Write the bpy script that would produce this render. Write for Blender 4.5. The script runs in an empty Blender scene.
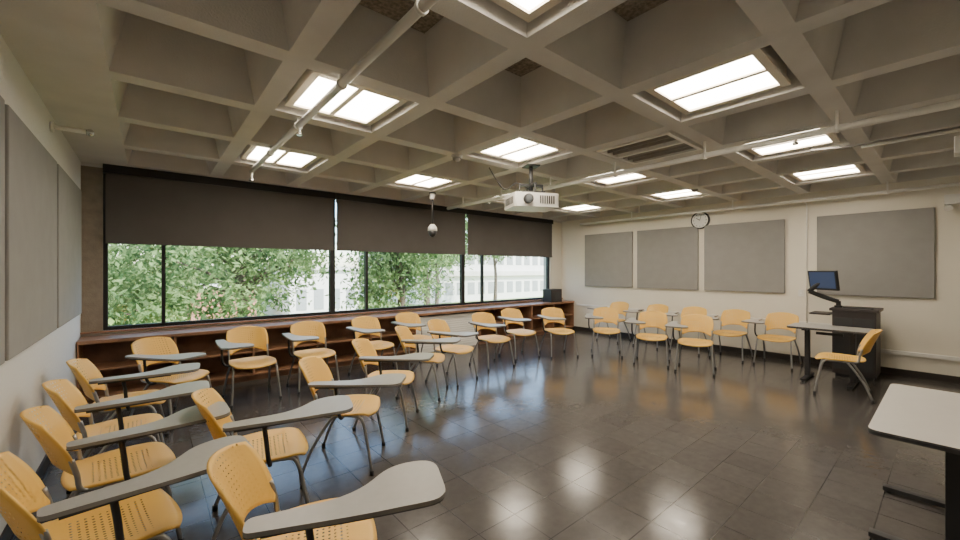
import bpy, math, random
from mathutils import Vector, Matrix
random.seed(7)
sc = bpy.context.scene
COL = sc.collection

# ------------------------------------------------------------------ materials
def new_mat(name):
    m = bpy.data.materials.new(name); m.use_nodes = True
    nt = m.node_tree; b = nt.nodes["Principled BSDF"]
    return m, nt, b
def mat(name, col, rough=0.5, metal=0.0, var=0.0, vscale=8.0, bump=0.0, bscale=60.0, spec=0.5, detail=4):
    m, nt, b = new_mat(name)
    b.inputs["Base Color"].default_value = (*col, 1)
    b.inputs["Roughness"].default_value = rough
    b.inputs["Metallic"].default_value = metal
    b.inputs["Specular IOR Level"].default_value = spec
    if var > 0 or bump > 0:
        tc = nt.nodes.new("ShaderNodeTexCoord")
    if var > 0:
        n = nt.nodes.new("ShaderNodeTexNoise"); n.inputs["Scale"].default_value = vscale
        n.inputs["Detail"].default_value = detail
        r = nt.nodes.new("ShaderNodeValToRGB")
        r.color_ramp.elements[0].position = 0.3; r.color_ramp.elements[1].position = 0.7
        r.color_ramp.elements[0].color = (*[c*(1-var) for c in col], 1)
        r.color_ramp.elements[1].color = (*[min(1, c*(1+var)) for c in col], 1)
        nt.links.new(tc.outputs["Object"], n.inputs["Vector"])
        nt.links.new(n.outputs["Fac"], r.inputs["Fac"])
        nt.links.new(r.outputs["Color"], b.inputs["Base Color"])
    if bump > 0:
        n2 = nt.nodes.new("ShaderNodeTexNoise"); n2.inputs["Scale"].default_value = bscale
        n2.inputs["Detail"].default_value = 5
        bp = nt.nodes.new("ShaderNodeBump"); bp.inputs["Strength"].default_value = bump
        bp.inputs["Distance"].default_value = 0.01
        nt.links.new(tc.outputs["Object"], n2.inputs["Vector"])
        nt.links.new(n2.outputs["Fac"], bp.inputs["Height"])
        nt.links.new(bp.outputs["Normal"], b.inputs["Normal"])
    return m
def emis(name, col, s):
    m, nt, b = new_mat(name)
    b.inputs["Base Color"].default_value = (*col, 1)
    b.inputs["Emission Color"].default_value = (*col, 1)
    b.inputs["Emission Strength"].default_value = s
    return m

M_conc = mat("painted_concrete", (0.62,0.605,0.58), 0.8, var=0.06, vscale=3, bump=0.3, bscale=90)
M_acou = mat("coffer_acoustic_board", (0.27,0.235,0.19), 0.95, var=0.4, vscale=45, bump=0.6, bscale=60)
M_wallc = mat("cream_wall_paint", (0.76,0.72,0.63), 0.7, var=0.02, vscale=2, bump=0.08, bscale=80)
M_pier = mat("bare_concrete_pier", (0.26,0.21,0.16), 0.85, var=0.15, vscale=10, bump=0.3)
M_black = mat("black_aluminium", (0.012,0.012,0.014), 0.4)
M_blackpl = mat("black_plastic", (0.02,0.02,0.022), 0.45)
M_shade = mat("roller_shade_fabric", (0.102,0.093,0.088), 0.9, var=0.06, vscale=3)
M_panel = mat("grey_acoustic_fabric", (0.28,0.275,0.27), 0.95, var=0.04, vscale=6)
M_wood = mat("walnut_wood", (0.28,0.145,0.08), 0.5, var=0.3, vscale=5)
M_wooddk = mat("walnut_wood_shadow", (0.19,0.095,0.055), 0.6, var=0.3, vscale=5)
M_white = mat("white_enamel", (0.76,0.75,0.72), 0.4)
M_frame = mat("light_fixture_frame", (0.68,0.63,0.54), 0.5)
M_lens = emis("lit_lens", (1.0,0.875,0.70), 27.0)
M_pipe = mat("painted_pipe", (0.85,0.84,0.81), 0.4)
M_pipeg = mat("grey_painted_pipe", (0.58,0.57,0.54), 0.45)
M_slat = mat("grille_slat", (0.30,0.28,0.26), 0.5)
M_steel = mat("silver_steel", (0.36,0.36,0.36), 0.38, metal=0.8)
M_tab = mat("grey_laminate", (0.36,0.355,0.34), 0.34, var=0.03, vscale=30)
M_tabedge2 = mat("grey_edge_band", (0.22,0.21,0.20), 0.45)
M_tabedge = mat("dark_edge_band", (0.035,0.035,0.037), 0.5)
M_tabletop = mat("white_laminate", (0.60,0.58,0.55), 0.35, var=0.02, vscale=10)
M_chrome = mat("sprinkler_chrome", (0.6,0.6,0.6), 0.25, metal=1)
M_screen = emis("monitor_screen_blue", (0.03,0.05,0.11), 0.5)
M_clockface = mat("clock_face_white", (0.8,0.8,0.78), 0.5)
M_base = mat("dark_vinyl_base", (0.03,0.024,0.02), 0.5)
M_lectern = mat("dark_lectern_laminate", (0.04,0.032,0.032), 0.5, var=0.1)

# yellow perforated plastic
def yellow():
    m, nt, b = new_mat("yellow_perforated_plastic")
    b.inputs["Base Color"].default_value = (0.82,0.50,0.11,1)
    b.inputs["Roughness"].default_value = 0.42
    uv = nt.nodes.new("ShaderNodeUVMap"); uv.uv_map = "UVMap"
    sx = nt.nodes.new("ShaderNodeSeparateXYZ"); nt.links.new(uv.outputs["UV"], sx.inputs[0])
    def M(op, a, bb=None):
        n = nt.nodes.new("ShaderNodeMath"); n.operation = op
        for i, v in enumerate((a, bb)):
            if v is None: continue
            if isinstance(v, (int, float)): n.inputs[i].default_value = v
            else: nt.links.new(v, n.inputs[i])
        return n.outputs[0]
    P = 0.0225
    fx = M('SUBTRACT', M('FRACT', M('ADD', M('DIVIDE', sx.outputs[0], P), 100.5)), 0.5)
    fy = M('SUBTRACT', M('FRACT', M('ADD', M('DIVIDE', sx.outputs[1], P), 100.5)), 0.5)
    d = M('SQRT', M('ADD', M('MULTIPLY', fx, fx), M('MULTIPLY', fy, fy)))
    hole = M('LESS_THAN', d, 0.21)
    inx = M('LESS_THAN', M('ABSOLUTE', sx.outputs[0]), 0.17)
    iny = M('LESS_THAN', M('ABSOLUTE', sx.outputs[1]), 0.125)
    mask = M('MULTIPLY', hole, M('MULTIPLY', inx, iny))
    tr = nt.nodes.new("ShaderNodeBsdfTransparent")
    mx = nt.nodes.new("ShaderNodeMixShader")
    out = nt.nodes["Material Output"]
    nt.links.new(mask, mx.inputs[0]); nt.links.new(b.outputs[0], mx.inputs[1]); nt.links.new(tr.outputs[0], mx.inputs[2])
    nt.links.new(mx.outputs[0], out.inputs[0])
    return m
M_yel = yellow()

def floor_mat():
    m, nt, b = new_mat("dark_vinyl_tile")
    tc = nt.nodes.new("ShaderNodeTexCoord")
    br = nt.nodes.new("ShaderNodeTexBrick"); br.offset = 0; br.squash = 1
    br.inputs["Scale"].default_value = 1
    br.inputs["Brick Width"].default_value = 0.31; br.inputs["Row Height"].default_value = 0.31
    br.inputs["Mortar Size"].default_value = 0.0035; br.inputs["Mortar Smooth"].default_value = 0.2
    br.inputs["Color1"].default_value = (0.076,0.070,0.067,1); br.inputs["Color2"].default_value = (0.090,0.083,0.079,1)
    br.inputs["Mortar"].default_value = (0.032,0.030,0.029,1)
    nt.links.new(tc.outputs["Object"], br.inputs["Vector"])
    n = nt.nodes.new("ShaderNodeTexNoise"); n.inputs["Scale"].default_value = 14; n.inputs["Detail"].default_value = 8
    n.inputs["Roughness"].default_value = 0.7
    nt.links.new(tc.outputs["Object"], n.inputs["Vector"])
    r = nt.nodes.new("ShaderNodeMapRange"); r.inputs["To Min"].default_value = 0.7; r.inputs["To Max"].default_value = 1.3
    nt.links.new(n.outputs["Fac"], r.inputs["Value"])
    mx = nt.nodes.new("ShaderNodeVectorMath"); mx.operation = 'SCALE'
    nt.links.new(br.outputs["Color"], mx.inputs[0]); nt.links.new(r.outputs[0], mx.inputs["Scale"])
    nt.links.new(mx.outputs[0], b.inputs["Base Color"])
    r2 = nt.nodes.new("ShaderNodeMapRange"); r2.inputs["To Min"].default_value = 0.10; r2.inputs["To Max"].default_value = 0.25
    nt.links.new(n.outputs["Fac"], r2.inputs["Value"]); nt.links.new(r2.outputs[0], b.inputs["Roughness"])
    bp = nt.nodes.new("ShaderNodeBump"); bp.inputs["Strength"].default_value = 0.25; bp.inputs["Distance"].default_value = 0.002
    inv = nt.nodes.new("ShaderNodeMath"); inv.operation = 'SUBTRACT'; inv.inputs[0].default_value = 1
    nt.links.new(br.outputs["Fac"], inv.inputs[1]); nt.links.new(inv.outputs[0], bp.inputs["Height"])
    n3 = nt.nodes.new("ShaderNodeTexNoise"); n3.inputs["Scale"].default_value = 5; n3.inputs["Detail"].default_value = 3
    nt.links.new(tc.outputs["Object"], n3.inputs["Vector"])
    bp2 = nt.nodes.new("ShaderNodeBump"); bp2.inputs["Strength"].default_value = 0.15; bp2.inputs["Distance"].default_value = 0.01
    nt.links.new(n3.outputs["Fac"], bp2.inputs["Height"]); nt.links.new(bp.outputs["Normal"], bp2.inputs["Normal"])
    nt.links.new(bp2.outputs["Normal"], b.inputs["Normal"])
    return m
M_floor = floor_mat()

def block_mat():
    m, nt, b = new_mat("painted_block_wall")
    b.inputs["Base Color"].default_value = (0.70,0.69,0.67,1); b.inputs["Roughness"].default_value = 0.6
    tc = nt.nodes.new("ShaderNodeTexCoord")
    n = nt.nodes.new("ShaderNodeTexNoise"); n.inputs["Scale"].default_value = 30; n.inputs["Detail"].default_value = 6
    nt.links.new(tc.outputs["Object"], n.inputs["Vector"])
    bp = nt.nodes.new("ShaderNodeBump"); bp.inputs["Strength"].default_value = 0.5; bp.inputs["Distance"].default_value = 0.01
    nt.links.new(n.outputs["Fac"], bp.inputs["Height"]); nt.links.new(bp.outputs["Normal"], b.inputs["Normal"])
    return m
M_block = block_mat()

def glass_mat():
    m, nt, b = new_mat("window_glass")
    tr = nt.nodes.new("ShaderNodeBsdfTransparent"); tr.inputs[0].default_value = (0.93,0.95,0.94,1)
    gl = nt.nodes.new("ShaderNodeBsdfGlossy"); gl.inputs["Roughness"].default_value = 0.02
    mx = nt.nodes.new("ShaderNodeMixShader"); mx.inputs[0].default_value = 0.05
    nt.links.new(tr.outputs[0], mx.inputs[1]); nt.links.new(gl.outputs[0], mx.inputs[2])
    nt.links.new(mx.outputs[0], nt.nodes["Material Output"].inputs[0])
    return m
M_glass = glass_mat()

def leaf_mat(name, c1, c2):
    m, nt, b = new_mat(name)
    tc = nt.nodes.new("ShaderNodeTexCoord")
    n = nt.nodes.new("ShaderNodeTexNoise"); n.inputs["Scale"].default_value = 1.3; n.inputs["Detail"].default_value = 6
    nt.links.new(tc.outputs["Object"], n.inputs["Vector"])
    r = nt.nodes.new("ShaderNodeValToRGB")
    r.color_ramp.elements[0].position = 0.35; r.color_ramp.elements[1].position = 0.65
    r.color_ramp.elements[0].color = (*c1,1); r.color_ramp.elements[1].color = (*c2,1)
    nt.links.new(n.outputs["Fac"], r.inputs["Fac"])
    df = nt.nodes.new("ShaderNodeBsdfDiffuse"); tl = nt.nodes.new("ShaderNodeBsdfTranslucent")
    nt.links.new(r.outputs[0], df.inputs[0]); nt.links.new(r.outputs[0], tl.inputs[0])
    mx = nt.nodes.new("ShaderNodeMixShader"); mx.inputs[0].default_value = 0.45
    nt.links.new(df.outputs[0], mx.inputs[1]); nt.links.new(tl.outputs[0], mx.inputs[2])
    nt.links.new(mx.outputs[0], nt.nodes["Material Output"].inputs[0])
    return m
M_leaf = leaf_mat("tree_leaves", (0.07,0.14,0.055), (0.28,0.39,0.16))
M_leaf2 = leaf_mat("shrub_leaves", (0.11,0.21,0.05), (0.36,0.46,0.15))
M_bark = mat("tree_bark", (0.10,0.08,0.06), 0.9, var=0.4, vscale=12)
M_grass = mat("lawn", (0.24,0.33,0.10), 0.95, var=0.3, vscale=3)
M_pave = mat("concrete_paving", (0.62,0.60,0.56), 0.9, var=0.08, vscale=1)
M_brick = mat("red_brick", (0.36,0.17,0.12), 0.9, var=0.25, vscale=4)
M_bldg = mat("pale_stone_facade", (0.72,0.71,0.68), 0.8, var=0.04, vscale=1)
M_bglass2 = mat("facade_pale_glass", (0.30,0.32,0.33), 0.15)
M_bglass = mat("lens_glass_dark", (0.05,0.06,0.07), 0.15)

# ------------------------------------------------------------------ mesh builder
class MB:
    def __init__(s): s.v=[]; s.f=[]; s.m=[]; s.uv=[]; s.sm=[]; s.mats=[]
    def mi(s, m):
        if m not in s.mats: s.mats.append(m)
        return s.mats.index(m)
    def face(s, idx, m, uv=None, sm=False):
        s.f.append(tuple(idx)); s.m.append(s.mi(m)); s.uv.append(uv or [(9,9)]*len(idx)); s.sm.append(sm)
    def box(s, x0,x1,y0,y1,z0,z1, m, M=None):
        b=len(s.v)
        for z in (z0,z1):
            for (x,y) in ((x0,y0),(x1,y0),(x1,y1),(x0,y1)):
                p=Vector((x,y,z)); s.v.append(M@p if M else p)
        for q in ((3,2,1,0),(4,5,6,7),(0,1,5,4),(1,2,6,5),(2,3,7,6),(3,0,4,7)):
            s.face([b+i for i in q], m)
    def prism(s, outline, z0, z1, m, mside=None, M=None):
        n=len(outline); b=len(s.v); mside=mside or m
        for z in (z0,z1):
            for (x,y) in outline:
                p=Vector((x,y,z)); s.v.append(M@p if M else p)
        s.face([b+i for i in range(n)][::-1], m)
        s.face([b+n+i for i in range(n)], m)
        for i in range(n):
            j=(i+1)%n; s.face([b+i,b+j,b+n+j,b+n+i], mside)
    def tube(s, pts, r, m, seg=8, radii=None):
        pts=[Vector(p) for p in pts]; n=len(pts); b=len(s.v)
        t0=(pts[1]-pts[0]).normalized()
        a=Vector((0,0,1)) if abs(t0.z)<0.9 else Vector((1,0,0))
        nn=(a-t0*a.dot(t0)).normalized()
        for i,p in enumerate(pts):
            if i==0: t=t0
            elif i==n-1: t=(pts[i]-pts[i-1]).normalized()
            else: t=((pts[i]-pts[i-1]).normalized()+(pts[i+1]-pts[i]).normalized()).normalized()
            nn=(nn-t*nn.dot(t)).normalized(); bb=t.cross(nn)
            rr=radii[i] if radii else r
            for k in range(seg):
                an=2*math.pi*k/seg; s.v.append(p+nn*math.cos(an)*rr+bb*math.sin(an)*rr)
        for i in range(n-1):
            for k in range(seg):
                k2=(k+1)%seg
                s.face([b+i*seg+k,b+i*seg+k2,b+(i+1)*seg+k2,b+(i+1)*seg+k], m, sm=True)
        s.face([b+k for k in range(seg)][::-1], m); s.face([b+(n-1)*seg+k for k in range(seg)], m)
    def shell(s, fn, nu, nv, th, m, uvfn):
        P=lambda u,v: Vector(fn(u,v))
        b=len(s.v); top=[]; e=1e-3; UV={}
        us=[-1+2*i/nu for i in range(nu+1)]; vs=[-1+2*j/nv for j in range(nv+1)]
        off=[]
        for j,v in enumerate(vs):
            for i,u in enumerate(us):
                p=P(u,v)
                u1,u0=min(1,u+e),max(-1,u-e); v1,v0=min(1,v+e),max(-1,v-e)
                du=P(u1,v)-P(u0,v); dv=P(u,v1)-P(u,v0)
                nrm=du.cross(dv)
                nrm=nrm.normalized() if nrm.length>1e-12 else Vector((0,0,1))
                s.v.append(p); off.append(p-nrm*th); UV[len(s.v)-1]=uvfn(u,v)
        N=(nu+1)*(nv+1)
        for k,o in enumerate(off): s.v.append(o); UV[b+N+k]=UV[b+k]
        I=lambda i,j: b+j*(nu+1)+i
        def F(ix,fl=True): s.face(ix,m,[UV[q] for q in ix],True)
        for j in range(nv):
            for i in range(nu):
                F([I(i,j),I(i+1,j),I(i+1,j+1),I(i,j+1)])
                F([N+I(i,j+1),N+I(i+1,j+1),N+I(i+1,j),N+I(i,j)])
        for i in range(nu):
            F([N+I(i,0),N+I(i+1,0),I(i+1,0),I(i,0)]); F([I(i,nv),I(i+1,nv),N+I(i+1,nv),N+I(i,nv)])
        for j in range(nv):
            F([I(0,j),I(0,j+1),N+I(0,j+1),N+I(0,j)]); F([N+I(nu,j),N+I(nu,j+1),I(nu,j+1),I(nu,j)])
    def mesh(s, name):
        me=bpy.data.meshes.new(name); me.from_pydata([tuple(v) for v in s.v],[],s.f)
        for m in s.mats: me.materials.append(m)
        me.polygons.foreach_set("material_index", s.m); me.polygons.foreach_set("use_smooth", s.sm)
        if any(u[0]!=(9,9) for u in s.uv):
            l=me.uv_layers.new(name="UVMap"); k=0
            for u in s.uv:
                for c in u: l.data[k].uv=c; k+=1
        me.update(); return me
    def obj(s, name, bevel=0, loc=(0,0,0), rz=0):
        o=bpy.data.objects.new(name, s.mesh(name)); COL.objects.link(o)
        o.location=loc; o.rotation_euler=(0,0,rz)
        if bevel:
            md=o.modifiers.new("bevel","BEVEL"); md.width=bevel; md.segments=2; md.limit_method='ANGLE'
        return o

def smooth_path(pts, n=5):
    P=[Vector(p) for p in pts]; P=[P[0]*2-P[1]]+P+[P[-1]*2-P[-2]]; out=[]
    for i in range(1,len(P)-2):
        for k in range(n):
            t=k/n; a,b,c,d=P[i-1],P[i],P[i+1],P[i+2]
            out.append(0.5*((2*b)+(c-a)*t+(2*a-5*b+4*c-d)*t*t+(3*b-a-3*c+d)*t**3))
    out.append(P[-2]); return out
def round_outline(pts, r=0.03, n=4):
    out=[]; L=len(pts)
    for i in range(L):
        rr=pts[i][2] if len(pts[i])>2 else r
        p=Vector(pts[i][:2]); a=Vector(pts[i-1][:2]); b=Vector(pts[(i+1)%L][:2])
        d1=(a-p); d2=(b-p); q=min(rr,d1.length*.48,d2.length*.48)
        s=p+d1.normalized()*q; e=p+d2.normalized()*q
        for k in range(n+1):
            t=k/n; out.append(tuple((1-t)**2*s+2*t*(1-t)*p+t*t*e))
    return out

# ------------------------------------------------------------------ room
XL,XR,YW,YB,ZC = -0.65,8.85,7.0,-1.8,2.97
ZT = 3.48
b=MB(); b.box(XL-.2,XR+.2,YB-.2,YW+.25,-.15,0,M_floor); b.obj("floor")
b=MB(); b.box(XL-.2,XL,YB-.2,YW+.25,0,ZT,M_block); b.obj("wall_left")
b=MB(); b.box(XR,XR+.2,YB-.2,YW+.25,0,ZT,M_wallc); b.obj("wall_right")
b=MB(); b.box(XL,XR,YB-.2,YB,0,ZT,M_wallc); b.obj("wall_rear")
# window wall
WX0,WX1,WZ0,WZ1=-0.45,8.38,0.84,2.93
b=MB()
b.box(XL,XR,YW,YW+.25,0,WZ0,M_wallc); b.box(XL,XR,YW,YW+.25,WZ1,ZT,M_conc)
b.box(XL,WX0,YW,YW+.25,WZ0,WZ1,M_pier); b.box(WX1,XR,YW,YW+.25,WZ0,WZ1,M_wallc)
b.obj("wall_window")
# ceiling with coffers
xs=[1.25+1.02*k for k in range(-1,8)]; ys=[1.14+1.04*k for k in range(-2,6)]
hx,hy=.435,.445; tx,ty=.335,.345; dep=.42
b=MB()
def q(p,m): 
    i=len(b.v); b.v.extend([Vector(c) for c in p]); b.face([i,i+1,i+2,i+3],m)
gx=[XL]+[v for x in xs for v in (x-hx,x+hx)]+[XR]
gy=[YB]+[v for y in ys for v in (y-hy,y+hy)]+[YW]
for i in range(len(gx)-1):
    for j in range(len(gy)-1):
        if i%2==1 and j%2==1: continue
        q([(gx[i],gy[j],ZC),(gx[i],gy[j+1],ZC),(gx[i+1],gy[j+1],ZC),(gx[i+1],gy[j],ZC)],M_conc)
for x in xs:
    for y in ys:
        B=[(x-hx,y-hy,ZC),(x+hx,y-hy,ZC),(x+hx,y+hy,ZC),(x-hx,y+hy,ZC)]
        T=[(x-tx,y-ty,ZC+dep),(x+tx,y-ty,ZC+dep),(x+tx,y+ty,ZC+dep),(x-tx,y+ty,ZC+dep)]
        for k in range(4):
            k2=(k+1)%4; q([B[k2],B[k],T[k],T[k2]],M_conc)
        q([T[3],T[2],T[1],T[0]],M_conc)
        a=.02; z=ZC+dep-.02
        b.box(x-tx+a,x+tx-a,y-ty+a,y+ty-a,z,ZC+dep-.001,M_acou)
b.box(XL-.2,XR+.2,YB-.2,YW+.25,ZT,ZT+.15,M_conc)
b.obj("ceiling")
# baseboards and raceways
b=MB(); b.box(XR-.012,XR,YB,YW,0,.10,M_base); b.obj("baseboard_right")
b=MB(); b.box(XL,XL+.012,YB,YW-.5,0,.10,M_base); b.obj("baseboard_left")
b=MB(); b.box(XR-.04,XR,YB,1.2,.32,.38,M_white); b.obj("trim_1",.004)
b=MB(); b.box(XR-.03,XR,1.2,YW-.5,.66,.71,M_white); b.obj("trim_2",.004)

# windows: three bays
bays=[(-.45,.16,2.50),(2.50,3.14,5.42),(5.42,6.0,8.38)]
F=.045
for i,(a,m_,c) in enumerate(bays):
    b=MB(); y0,y1=YW+.04,YW+.12
    b.box(a,c,y0,y1,WZ0,WZ0+F,M_black); b.box(a,c,y0,y1,WZ1-F,WZ1,M_black)
    for x in (a+F/2,m_,c-F/2): b.box(x-F/2,x+F/2,y0,y1,WZ0+F,WZ1-F,M_black)
    b.box(a+F,m_-F/2,y0+.035,y0+.041,WZ0+F,WZ1-F,M_glass)
    b.box(m_+F/2,c-F,y0+.035,y0+.041,WZ0+F,WZ1-F,M_glass)
    b.obj("window_%d"%(i+1))
    # roller shade
    b=MB(); g=.03
    b.box(a+g,c-g,YW-.075,YW-.07,1.985,WZ1-.05,M_shade)
    b.box(a+g,c-g,YW-.085,YW-.06,1.96,1.99,M_shade)
    b.box(a+.005,c-.005,YW-.10,YW-.002,WZ1-.07,ZC-.001,M_black)
    b.tube([(a+g,YW-.045,WZ1-.1),(c-g,YW-.045,WZ1-.1)],.03,M_blackpl)
    b.obj("roller_shade")
b=MB(); b.box(XL,XR,YW-.06,YW+.04,WZ0-.02,WZ0,M_wood); b.obj("trim_3",.004)

# ------------------------------------------------------------------ bookcases
def bookcase(x0,x1):
    b=MB(); y0,y1=6.54,6.985
    b.box(x0,x1,y0-.02,y1,.745,.785,M_wood)
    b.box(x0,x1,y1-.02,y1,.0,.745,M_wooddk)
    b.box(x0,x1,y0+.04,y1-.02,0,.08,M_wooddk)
    b.box(x0,x1,y0,y1-.02,.08,.105,M_wood)
    n=max(1,round((x1-x0)/.92)); w=(x1-x0)/n
    for i in range(n+1):
        x=x0+i*w; xa=max(x0,x-.014); xb=min(x1,x+.014)
        b.box(xa,xb,y0,y1-.02,.105,.745,M_wood)
        if i<n: b.box(x+.014,x+w-.014,y0+.015,y1-.02,.41,.432,M_wood)
    b.obj("bookcase",.002)
bookcase(XL+.01,3.9); bookcase(5.5,8.8)
b=MB(); b.box(3.92,5.48,6.60,6.985,0.0,.70,M_white); b.box(3.91,5.49,6.52,6.985,.74,.785,M_wood); b.box(3.92,5.48,6.64,6.985,.70,.74,M_blackpl)
for k in range(12):
    b.box(3.98,5.42,6.592,6.60,.08+k*.045,.10+k*.045,M_pipe)
b.obj("radiator_cover",.003)
b=MB(); b.box(7.92,8.36,6.6,6.88,.786,1.12,M_blackpl); b.box(7.95,8.33,6.59,6.6,.81,1.09,M_lectern)
b.tube([(8.14,6.59,.94),(8.14,6.583,.94)],.11,M_tabedge,20); b.obj("loudspeaker",.01)

# ------------------------------------------------------------------ acoustic panels
for (ya,yb) in ((4.87,6.2),(3.40,4.745),(1.93,3.28),(.15,1.48)):
    b=MB(); b.box(XR-.05,XR-.001,ya,yb,1.2,2.54,M_panel); b.obj("acoustic_panel",.008)
for (ya,yb) in ((1.80,3.32),(3.40,4.93),(5.01,6.54)):
    b=MB(); b.box(XL+.001,XL+.05,ya,yb,1.11,2.55,M_panel); b.obj("acoustic_panel",.008)

# ------------------------------------------------------------------ ceiling lights
def light_mesh():
    b=MB(); h=.355
    z0=0.0
    b.box(-h,h,-h,h,.03,.30,M_frame)
    f=.035
    b.box(-h-.02,h+.02,-h-.02,-h+f,0,.03,M_frame); b.box(-h-.02,h+.02,h-f,h+.02,0,.03,M_frame)
    b.box(-h-.02,-h+f,-h+f,h-f,0,.03,M_frame); b.box(h-f,h+.02,-h+f,h-f,0,.03,M_frame)
    b.box(-.022,.022,-h+f,h-f,.005,.03,M_frame)
    b.box(-h+f,-.022,-h+f,h-f,.018,.03,M_lens); b.box(.022,h-f,-h+f,h-f,.018,.03,M_lens)
    return b.mesh("ceiling_light_panel")
lm=light_mesh()
for kx in (0,2,4,6):
    for ky in (0,2,4):
        o=bpy.data.objects.new("ceiling_light_panel",lm); COL.objects.link(o)
        o.location=(1.25+1.02*kx,1.14+1.04*ky,ZC+.03)
# AC diffuser
b=MB(); cx,cy=1.25+1.02*3,1.14+1.04
b.box(cx-.38,cx+.38,cy-.38,cy+.38,ZC+.03,ZC+.20,M_blackpl)
for k in range(7):
    b.box(cx-.36+k*.112,cx-.34+k*.112,cy-.38,cy+.38,ZC+.0,ZC+.03,M_slat)
for (a0,a1,c0,c1) in ((-.41,.41,-.41,-.37),(-.41,.41,.37,.41),(-.41,-.37,-.37,.37),(.37,.41,-.37,.37),(-.025,.025,-.37,.37)):
    b.box(cx+a0,cx+a1,cy+c0,cy+c1,ZC-.01,ZC+.035,M_white)
b.obj("air_diffuser")

# ------------------------------------------------------------------ pipes
def pipe_y(name,x,z,ya,yb,r,m,step=1.04,extra=None):
    b=MB(); b.tube([(x,ya,z),(x,yb,z)],r,m,12)
    y=1.66+1.04*math.ceil((ya-1.66)/1.04)
    while y<yb:
        b.box(x-.010,x+.010,y-.010,y+.010,z,ZC,m)
        b.tube([(x,y-.012,z),(x,y+.012,z)],r*1.3,m,12)
        y+=step
    if extra: extra(b)
    b.obj(name)
def sprink1(b):
    b.tube([(1.02,5.8,2.9),(1.02,5.8,2.78)],.014,M_pipe); b.tube([(1.02,5.8,2.80),(1.02,5.8,2.775),(1.02,5.8,2.77)],.03,M_chrome,10)
    b.tube([(1.02,3.7,2.9),(1.02,3.7,2.82)],.012,M_pipe); b.tube([(1.02,3.7,2.83),(1.02,3.7,2.81)],.025,M_chrome,10)
def sprink2(b):
    for y in (.9,3.0,5.1): b.tube([(4.47,y,2.82),(4.47,y,2.76)],.012,M_pipe); b.tube([(4.47,y,2.77),(4.47,y,2.75)],.022,M_chrome,10)
pipe_y("sprinkler_pipe",1.02,2.90,YB+.005,5.82,.028,M_pipeg,extra=sprink1)
pipe_y("sprinkler_pipe",4.47,2.82,YB+.005,6.3,.030,M_pipe,extra=sprink2)
def drop(b): b.tube([(8.62,1.62,2.80),(8.80,1.62,2.77),(8.835,1.62,2.66),(8.835,1.62,.7)],.009,M_pipe)
pipe_y("conduit_pipe",8.62,2.81,YB+.005,6.2,.026,M_pipe,2.08,extra=drop)
b=MB(); b.tube([(5.7,-1.7,2.93),(5.7,.7,2.93),(5.66,1.0,2.955)],.010,M_tabedge2); b.tube([(5.9,-1.7,2.945),(5.9,.62,2.945)],.012,M_pipe); b.obj("electrical_conduit")
# cross pipe from left wall
b=MB(); b.tube([(XL,5.0,2.86),(-.42,5.0,2.86)],.02,M_pipe); b.tube([(XL,5.0,2.86),(XL+.02,5.0,2.86)],.045,M_pipe,14)
b.tube([(-.43,5.0,2.86),(-.40,5.0,2.86),(-.38,5.0,2.86)],.035,M_chrome,12,radii=[.025,.035,.02]); b.obj("wall_sprinkler_head")
# dome detector
for (x,y) in ((2.78,3.74),(6.86,2.70)):
    b=MB(); b.tube([(x,y,ZC),(x,y,ZC-.03)],.065,M_white,20); b.tube([(x,y,ZC-.03),(x,y,ZC-.06),(x,y,ZC-.075)],.05,M_tabedge2,20,radii=[.05,.042,.015]); b.obj("smoke_detector")
# pendant microphone/camera
b=MB(); x,y=3.80,5.82
b.tube([(x,y,ZC),(x,y,ZC-.02)],.06,M_blackpl,16); b.tube([(x,y,ZC),(x,y,2.4)],.018,M_blackpl)
b.tube([(x,y,2.95),(x,y,2.85)],.05,M_white,12)
b.tube([(x,y,2.42),(x,y,2.36),(x,y,2.30)],.05,M_white,16,radii=[.03,.08,.085]); b.tube([(x,y,2.30),(x,y,2.22),(x,y,2.19)],.06,M_blackpl,16,radii=[.085,.055,.01])
b.obj("pendant_camera")

# ------------------------------------------------------------------ projector
b=MB(); 
b.prism(round_outline([(-.30,-.22),(.30,-.22),(.30,.22),(-.30,.22)],.05,5),-.09,.085,M_white)
b.tube([(-.13,-.222,0),(-.13,-.26,0)],.06,M_tabedge,20); b.tube([(-.13,-.255,0),(-.13,-.263,0)],.045,M_bglass,20)
for k in range(7): b.box(.03+k*.03,.045+k*.03,-.226,-.22,-.05,.05,M_tabedge)
for k in range(6): b.box(-.304,-.30,-.15+k*.05,-.125+k*.05,-.05,.04,M_tabedge)
b.box(-.14,.14,-.12,.12,.085,.125,M_blackpl)
b.tube([(0,0,.11),(0,0,ZC-2.50)],.024,M_blackpl,12)
b.box(-.09,.09,-.09,.09,ZC-2.515,ZC-2.50,M_blackpl)
b.box(-.16,.16,-.02,.02,.20,.23,M_blackpl); b.box(-.02,.02,-.14,.14,.20,.23,M_blackpl)
for sx in (-1,1):
    b.tube([(sx*.16,0,.21),(sx*.16,0,.085)],.010,M_blackpl)
    b.tube([(0,sx*.14,.21),(0,sx*.14,.085)],.010,M_blackpl)
b.tube(smooth_path([(.02,.02,.15),(-.15,.1,.26),(-.30,.16,.18),(-.42,.2,.33),(-.5,.22,.47)],5),.008,M_blackpl)
b.obj("ceiling_projector",0,(3.80,3.50,2.50),math.radians(-25))

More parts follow.
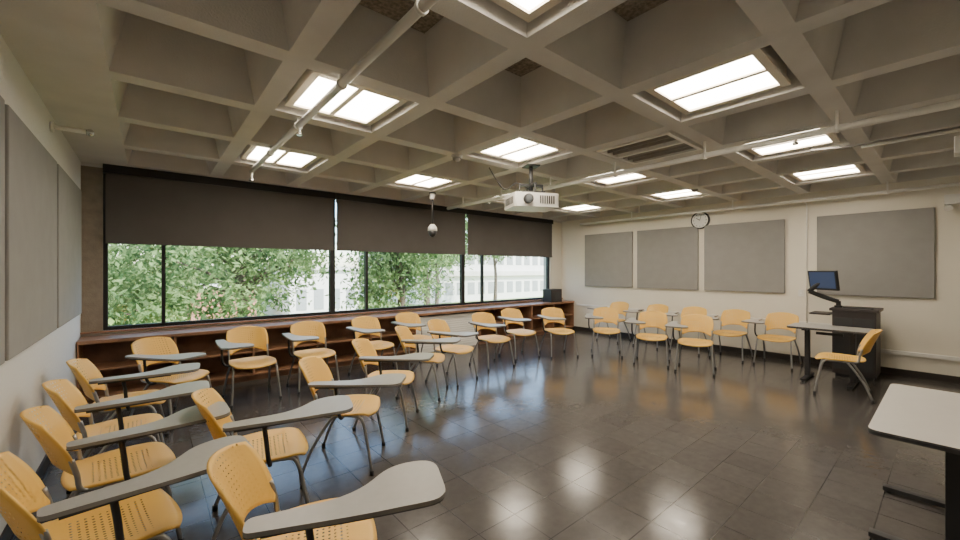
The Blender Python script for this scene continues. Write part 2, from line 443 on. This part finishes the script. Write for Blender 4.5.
# ------------------------------------------------------------------ clock, wall devices
b=MB(); cy,cz=3.36,2.655
b.tube([(XR,cy,cz),(XR-.05,cy,cz)],.18,M_blackpl,40); b.tube([(XR-.045,cy,cz),(XR-.053,cy,cz)],.155,M_clockface,40)
for k in range(12):
    a=k*math.pi/6; c=Vector((XR-.054,cy+math.sin(a)*.135,cz+math.cos(a)*.135))
    b.tube([c,c-Vector((0,math.sin(a)*.02,math.cos(a)*.02))],.005,M_blackpl,4)
b.tube([(XR-.056,cy,cz),(XR-.056,cy+.07,cz+.05)],.006,M_blackpl,4); b.tube([(XR-.056,cy,cz),(XR-.056,cy-.03,cz+.12)],.004,M_blackpl,4)
b.obj("wall_clock")
b=MB(); b.box(XR-.09,XR,-.16,.06,2.56,2.70,M_white)
for dy in (-.12,.02): b.tube([(XR-.06,dy,2.56),(XR-.10,dy,2.51),(XR-.13,dy,2.50)],.03,M_white,12,radii=[.015,.045,.045])
b.obj("emergency_light",.004)
b=MB(); b.box(5.72,5.92,-.25,-.02,2.70,2.86,M_white); b.tube([(5.82,-.13,2.86),(5.82,-.13,ZC)],.015,M_blackpl); b.obj("ceiling_speaker",.01)
b=MB(); b.box(XR-.02,XR,1.66,1.74,1.15,1.27,M_white); b.box(XR-.03,XR-.02,1.69,1.71,1.20,1.22,M_pipe); b.obj("light_switch",.003)

# ------------------------------------------------------------------ chairs
def rsq(u,v,k): return u*math.sqrt(1-k*v*v/2), v*math.sqrt(1-k*u*u/2)
def chair_mesh(name, tablet=True, casters=False):
    b=MB()
    def seat(u,v):
        a,c=rsq(u,v,.55)
        w=.235+.012*c; x=a*w; y=.01+c*.235
        z=.455-.022*(1-a*a)*(1-(c*.8)**2)-.035*max(0,c-.55)**2*5+.02*max(0,-c-.6)
        return (x,y,z)
    def suv(u,v): a,c=rsq(u,v,.55); return (a*.232,(c*.225))
    b.shell(seat,20,20,.012,M_yel,suv)
    def back(u,v):
        a,c=rsq(u,v,.42)
        t=(c+1)/2                      # 0 bottom .. 1 top
        zb=.475+.085*(1-abs(a)**2.6)   # arched lower edge leaves the lumbar opening
        zt=.825-.02*a*a
        z=zb+(zt-zb)*t
        h=(z-.475)/.35
        w=.205+.022*min(1,h*1.4)-.012*max(0,h-.75)
        x=a*w
        y=-.225-.10*h-.03*h*h+.095*a*a*(1-.2*h)
        return (x,y,z)
    def buv(u,v):
        p=back(u,v); return (p[0],p[2]-.685)
    b.shell(back,22,16,-.011,M_yel,buv)
    r=.0115
    for s in (-1,1):
        b.tube(smooth_path([(s*.25,.24,.02),(s*.235,.205,.22),(s*.222,.16,.405),(s*.212,.08,.432),(s*.205,-.08,.432),(s*.208,-.150,.445),(s*.208,-.165,.52),(s*.208,-.185,.60)],4),r,M_steel,8)
        b.tube(smooth_path([(s*.25,-.27,.02),(s*.235,-.20,.2),(s*.214,-.07,.41),(s*.208,-.02,.428)],4),r,M_steel,8)
        for y in (.24,-.27):
            b.tube([(s*.25,y,0),(s*.25,y,.035)],.016,M_blackpl,10)
    b.tube([(-.212,.10,.425),(.212,.10,.425)],.009,M_steel); b.tube([(-.205,-.10,.425),(.205,-.10,.425)],.009,M_steel)
    b.box(-.15,.15,-.08,.08,.415,.432,M_blackpl)
    if tablet:
        M=Matrix.Translation((0,0,.688))
        out=round_outline([(.255,-.20,.03),(.34,-.20,.03),(.37,.15,.1),(.375,.46,.08),(.07,.485,.09),(.06,.30,.09),(.24,.14,.12)],.05,6)
        b.prism(out,.004,.020,M_tab,M_tabedge2,M)
        b.prism(out,0,.0035,M_tabedge,M_tabedge,M)
        b.tube(smooth_path([(.214,.02,.43),(.275,.02,.44),(.302,.01,.50),(.305,0,.60),(.303,-.01,.675)],4),.0125,M_blackpl,8)
        b.box(.275,.325,-.15,.28,.672,.688,M_blackpl)
        b.box(.12,.30,.26,.30,.676,.688,M_blackpl)
    return b.mesh(name)
CM=chair_mesh("tablet_arm_chair",True,False)
CM2=chair_mesh("stacking_chair",False,False)
chairs=[(-.14,2.44,8),(-.13,3.16,5),(-.15,3.86,1),(-.13,4.66,-3),(.22,5.43,-50),
 (.55,1.77,-19),(.58,2.88,-10),(1.30,3.30,-36),(1.98,3.88,-42),(2.78,4.45,-46),(3.42,4.69,-70),
 (1.0,5.66,-88),(1.76,5.69,-90),(2.67,5.73,-86),(3.47,5.83,-90),(4.45,4.98,-95),(5.3,5.17,-100),(5.98,4.8,-115),
 (6.73,4.25,-145),(6.7,3.34,-157),(6.74,2.64,-163),
 (8.2,5.0,180),(8.2,4.1,178),(8.2,3.33,182),(8.2,2.6,180),(8.2,1.9,178)]
S=1.06
for (x,y,d) in chairs:
    o=bpy.data.objects.new("tablet_arm_chair",CM); COL.objects.link(o)
    o.location=(x,y,0); o.rotation_euler=(0,0,math.radians(d-90)); o.scale=(S,S,S)
o=bpy.data.objects.new("stacking_chair",CM2); COL.objects.link(o)
o.location=(6.97,.93,0); o.rotation_euler=(0,0,math.radians(98-90)); o.scale=(S,S,S)

# ------------------------------------------------------------------ tables
def table(name,L,W,h,loc,rz,topm):
    b=MB()
    out=round_outline([(-L/2,-W/2),(L/2,-W/2),(L/2,W/2),(-L/2,W/2)],.06,5)
    b.prism(out,h-.008,h,topm,M_tabedge); b.prism(out,h-.03,h-.0085,M_tabedge)
    for s in (-1,1):
        x=s*(L/2-.30 if L>1.2 else L/2-.2)
        b.box(x-.03,x+.03,-W/2+.06,W/2-.06,h-.055,h-.03,M_blackpl)
        b.box(x-.03,x+.03,-.03,.03,.04,h-.05,M_blackpl)
        b.box(x-.032,x+.032,-W/2-.02,W/2+.02,.015,.045,M_blackpl)
        for t in (-1,1): b.tube([(x,t*(W/2-.01),0),(x,t*(W/2-.01),.02)],.02,M_blackpl,10)
    b.box(-L/2+.3,L/2-.3,-.015,.015,h-.12,h-.08,M_blackpl)
    b.obj(name,.003,loc,rz)
table("folding_table",1.38,.62,.74,(3.745,-.01,0),0,M_tabletop)
table("folding_table",.90,.56,.79,(7.56,1.13,0),math.radians(90),M_tab)

# ------------------------------------------------------------------ lectern + monitor
b=MB()
x0,x1,y0,y1=8.0,8.62,.66,1.2
b.box(x0+.03,x1-.03,y0+.03,y1-.03,.05,1.0,M_lectern)
b.box(x0,x1,y0,y1,1.0,1.04,M_lectern)
b.box(x0+.06,x1-.06,y0+.06,y1-.06,0,.05,M_blackpl)
b.box(x0+.022,x0+.03,y0+.05,y0+.265,.12,.9,M_tabedge); b.box(x0+.022,x0+.03,y0+.275,y0+.49,.12,.9,M_tabedge)
b.box(x0+.012,x0+.022,y0+.24,y0+.255,.5,.62,M_steel); b.box(x0+.012,x0+.022,y0+.285,y0+.30,.5,.62,M_steel)
b.box(x0+.05,x0+.45,y1+.0,y1+.25,.92,.945,M_lectern)
b.obj("lectern",.006)
b=MB()
b.tube([(8.2,1.12,1.04),(8.2,1.12,1.07)],.05,M_blackpl,16)
b.tube([(8.2,1.12,1.05),(8.2,1.12,1.14)],.03,M_blackpl,10)
b.tube(smooth_path([(8.2,1.12,1.13),(8.16,1.3,1.2),(8.12,1.46,1.28)],4),.034,M_blackpl,8)
b.tube(smooth_path([(8.12,1.46,1.28),(8.09,1.38,1.36),(8.05,1.28,1.43)],4),.034,M_blackpl,8)
Mm=Matrix.Translation((8.02,1.27,1.46))@Matrix.Rotation(math.radians(-35),4,'Z')@Matrix.Rotation(math.radians(-8),4,'Y')
b.box(-.02,.015,-.23,.23,-.15,.15,M_blackpl,Mm); b.box(-.024,-.021,-.205,.205,-.12,.13,M_screen,Mm)
b.obj("arm_mounted_monitor",.002)
b=MB(); b.box(8.06,8.2,.72,1.05,1.041,1.06,M_tabedge); b.obj("keyboard",.003)

# ------------------------------------------------------------------ outside
GZ=-1.6
b=MB(); b.box(-60,90,7.3,120,GZ-.2,GZ,M_grass); b.obj("lawn_ground")
b=MB(); b.box(-30,80,17,23,GZ,GZ+.03,M_pave); b.obj("paved_walkway")
b=MB(); b.box(1.8,5.0,27,30,GZ,.6,M_brick); b.box(1.6,5.2,26.9,30.1,.6,.75,M_bldg); b.obj("brick_outbuilding")
b=MB(); b.box(6.6,11.0,26,34,GZ,1.6,M_bldg); b.box(6.4,11.2,25.8,34.2,1.6,1.85,M_pave)
for k in range(4): b.box(7.0+k*1.05,7.6+k*1.05,25.97,26,-.9,.4,M_bglass2)
b.obj("white_pavilion")
b=MB(); b.box(19,62,32,45,GZ,4.2,M_bldg)
for k in range(30): b.box(19.6+k*1.4,20.5+k*1.4,31.96,32,-.9,.35,M_bglass2)
for k in range(30): b.box(19.6+k*1.4,20.5+k*1.4,31.96,32,2.2,3.6,M_bglass2)
b.box(18.8,62,31.6,32,1.0,1.5,M_pave)
b.obj("campus_building")
b=MB()
for k in range(40): b.box(9+k*.5,9.03+k*.5,16.4,16.43,GZ,-.1,M_black)
b.box(9,29,16.39,16.44,-.15,-.1,M_black); b.obj("iron_railing")

def tree(name,x,y,h,r,zc,nclu,nleaf,size,m,trunk=.18,ry=.7,sp=.38):
    b=MB()
    pts=[(x,y,GZ),(x+.1,y,GZ+h*.3),(x-.1,y+.1,GZ+h*.6),(x,y,GZ+h)]
    b.tube(smooth_path(pts,4),trunk,M_bark,8,radii=[trunk*(1-.06*i) for i in range(13)])
    cl=[]
    for i in range(nclu):
        a=random.uniform(0,2*math.pi); rr=r*math.sqrt(random.random()); 
        cz=zc+random.uniform(-1,1)*r*.75
        c=Vector((x+math.cos(a)*rr,y+math.sin(a)*rr*ry,cz)); cl.append(c)
        if i%3==0:
            s=Vector((x,y,max(GZ+h*.3,c.z-1.2)));mid=(s+c)/2+Vector((0,0,.2))
            b.tube([s,mid,c],.05,M_bark,5,radii=[.07,.04,.015])
    for i in range(nleaf):
        c=random.choice(cl); 
        d=Vector((random.gauss(0,1),random.gauss(0,1),random.gauss(0,.7)))*sp
        p=c+d; s=size*random.uniform(.6,1.3)
        R=Matrix.Rotation(random.uniform(0,6.28),3,'Z')@Matrix.Rotation(random.uniform(-1.2,1.2),3,'X')@Matrix.Rotation(random.uniform(-1,1),3,'Y')
        i0=len(b.v)
        for q_ in ((-s*.4,0,0),(0,-s*.9,0),(s*.4,0,0),(0,s*.9,0)): b.v.append(p+R@Vector(q_))
        b.face([i0,i0+1,i0+2,i0+3],m)
    b.obj(name)
tree("tree",-1.6,12.5,7,2.4,1.9,70,9500,.10,M_leaf)
tree("tree",2.2,14.5,8,2.6,2.2,70,9500,.11,M_leaf)
tree("tree",6.6,12.2,8,1.7,1.9,50,8000,.10,M_leaf)
tree("tree",9.4,15,8,1.6,2.8,30,3000,.11,M_leaf)
tree("tree",17,25.5,8,3.0,4.4,60,6000,.16,M_leaf)
tree("tree",24,26.5,9,3.0,5.0,60,5000,.17,M_leaf)
tree("tree",-6,28,9,4,2.4,80,9000,.22,M_leaf,sp=.6)
tree("tree",1,38,9,5,3.0,90,9000,.28,M_leaf,sp=.8)
tree("tree",8,52,12,7,4,90,12000,.36,M_leaf,sp=1.0)
tree("tree",-12,38,9,6,3,90,9000,.28,M_leaf,sp=.8)
def shrub(x,y,r,n):
    b=MB(); b.tube([(x,y,GZ),(x,y,GZ+r)],.06,M_bark,6,radii=[.07,.03])
    for i in range(n):
        d=Vector((random.gauss(0,.5),random.gauss(0,.3),abs(random.gauss(0,.5))))*r
        p=Vector((x,y,GZ+.1))+d; s=.09*random.uniform(.6,1.4)
        R=Matrix.Rotation(random.uniform(0,6.28),3,'Z')@Matrix.Rotation(random.uniform(-1.2,1.2),3,'X')
        i0=len(b.v)
        for q_ in ((-s*.5,0,0),(0,-s,0),(s*.5,0,0),(0,s,0)): b.v.append(p+R@Vector(q_))
        b.face([i0,i0+1,i0+2,i0+3],M_leaf2)
    b.obj("shrub")
for (x,y,r) in ((-1.6,9.6,1.6),(0.6,9.8,1.3),(5.2,9.6,1.3)):
    shrub(x,y,r,3000)

# ------------------------------------------------------------------ light
w=bpy.data.worlds.new("World"); sc.world=w; w.use_nodes=True
nt=w.node_tree; bg=nt.nodes["Background"]
sk=nt.nodes.new("ShaderNodeTexSky"); sk.sky_type='NISHITA'; sk.sun_disc=False
sk.sun_elevation=math.radians(45); sk.sun_rotation=math.radians(200); sk.air_density=1.0; sk.dust_density=1.0
nt.links.new(sk.outputs[0],bg.inputs[0]); bg.inputs[1].default_value=1.3
sun=bpy.data.lights.new("sun","SUN"); sun.energy=20; sun.angle=.01; sun.color=(1,.95,.86)
so=bpy.data.objects.new("sun",sun); COL.objects.link(so)
so.rotation_euler=Vector((-.45,.65,-.8)).to_track_quat('-Z','Y').to_euler()

# ------------------------------------------------------------------ camera
cam=bpy.data.cameras.new("camera"); co=bpy.data.objects.new("camera",cam); COL.objects.link(co)
cam.sensor_width=36; cam.lens=395/960*36; cam.clip_start=.02; cam.clip_end=500
co.location=(0,0,1.62); co.rotation_euler=(math.radians(90),0,math.radians(-40))
sc.camera=co
print("DONE", len(bpy.data.objects))
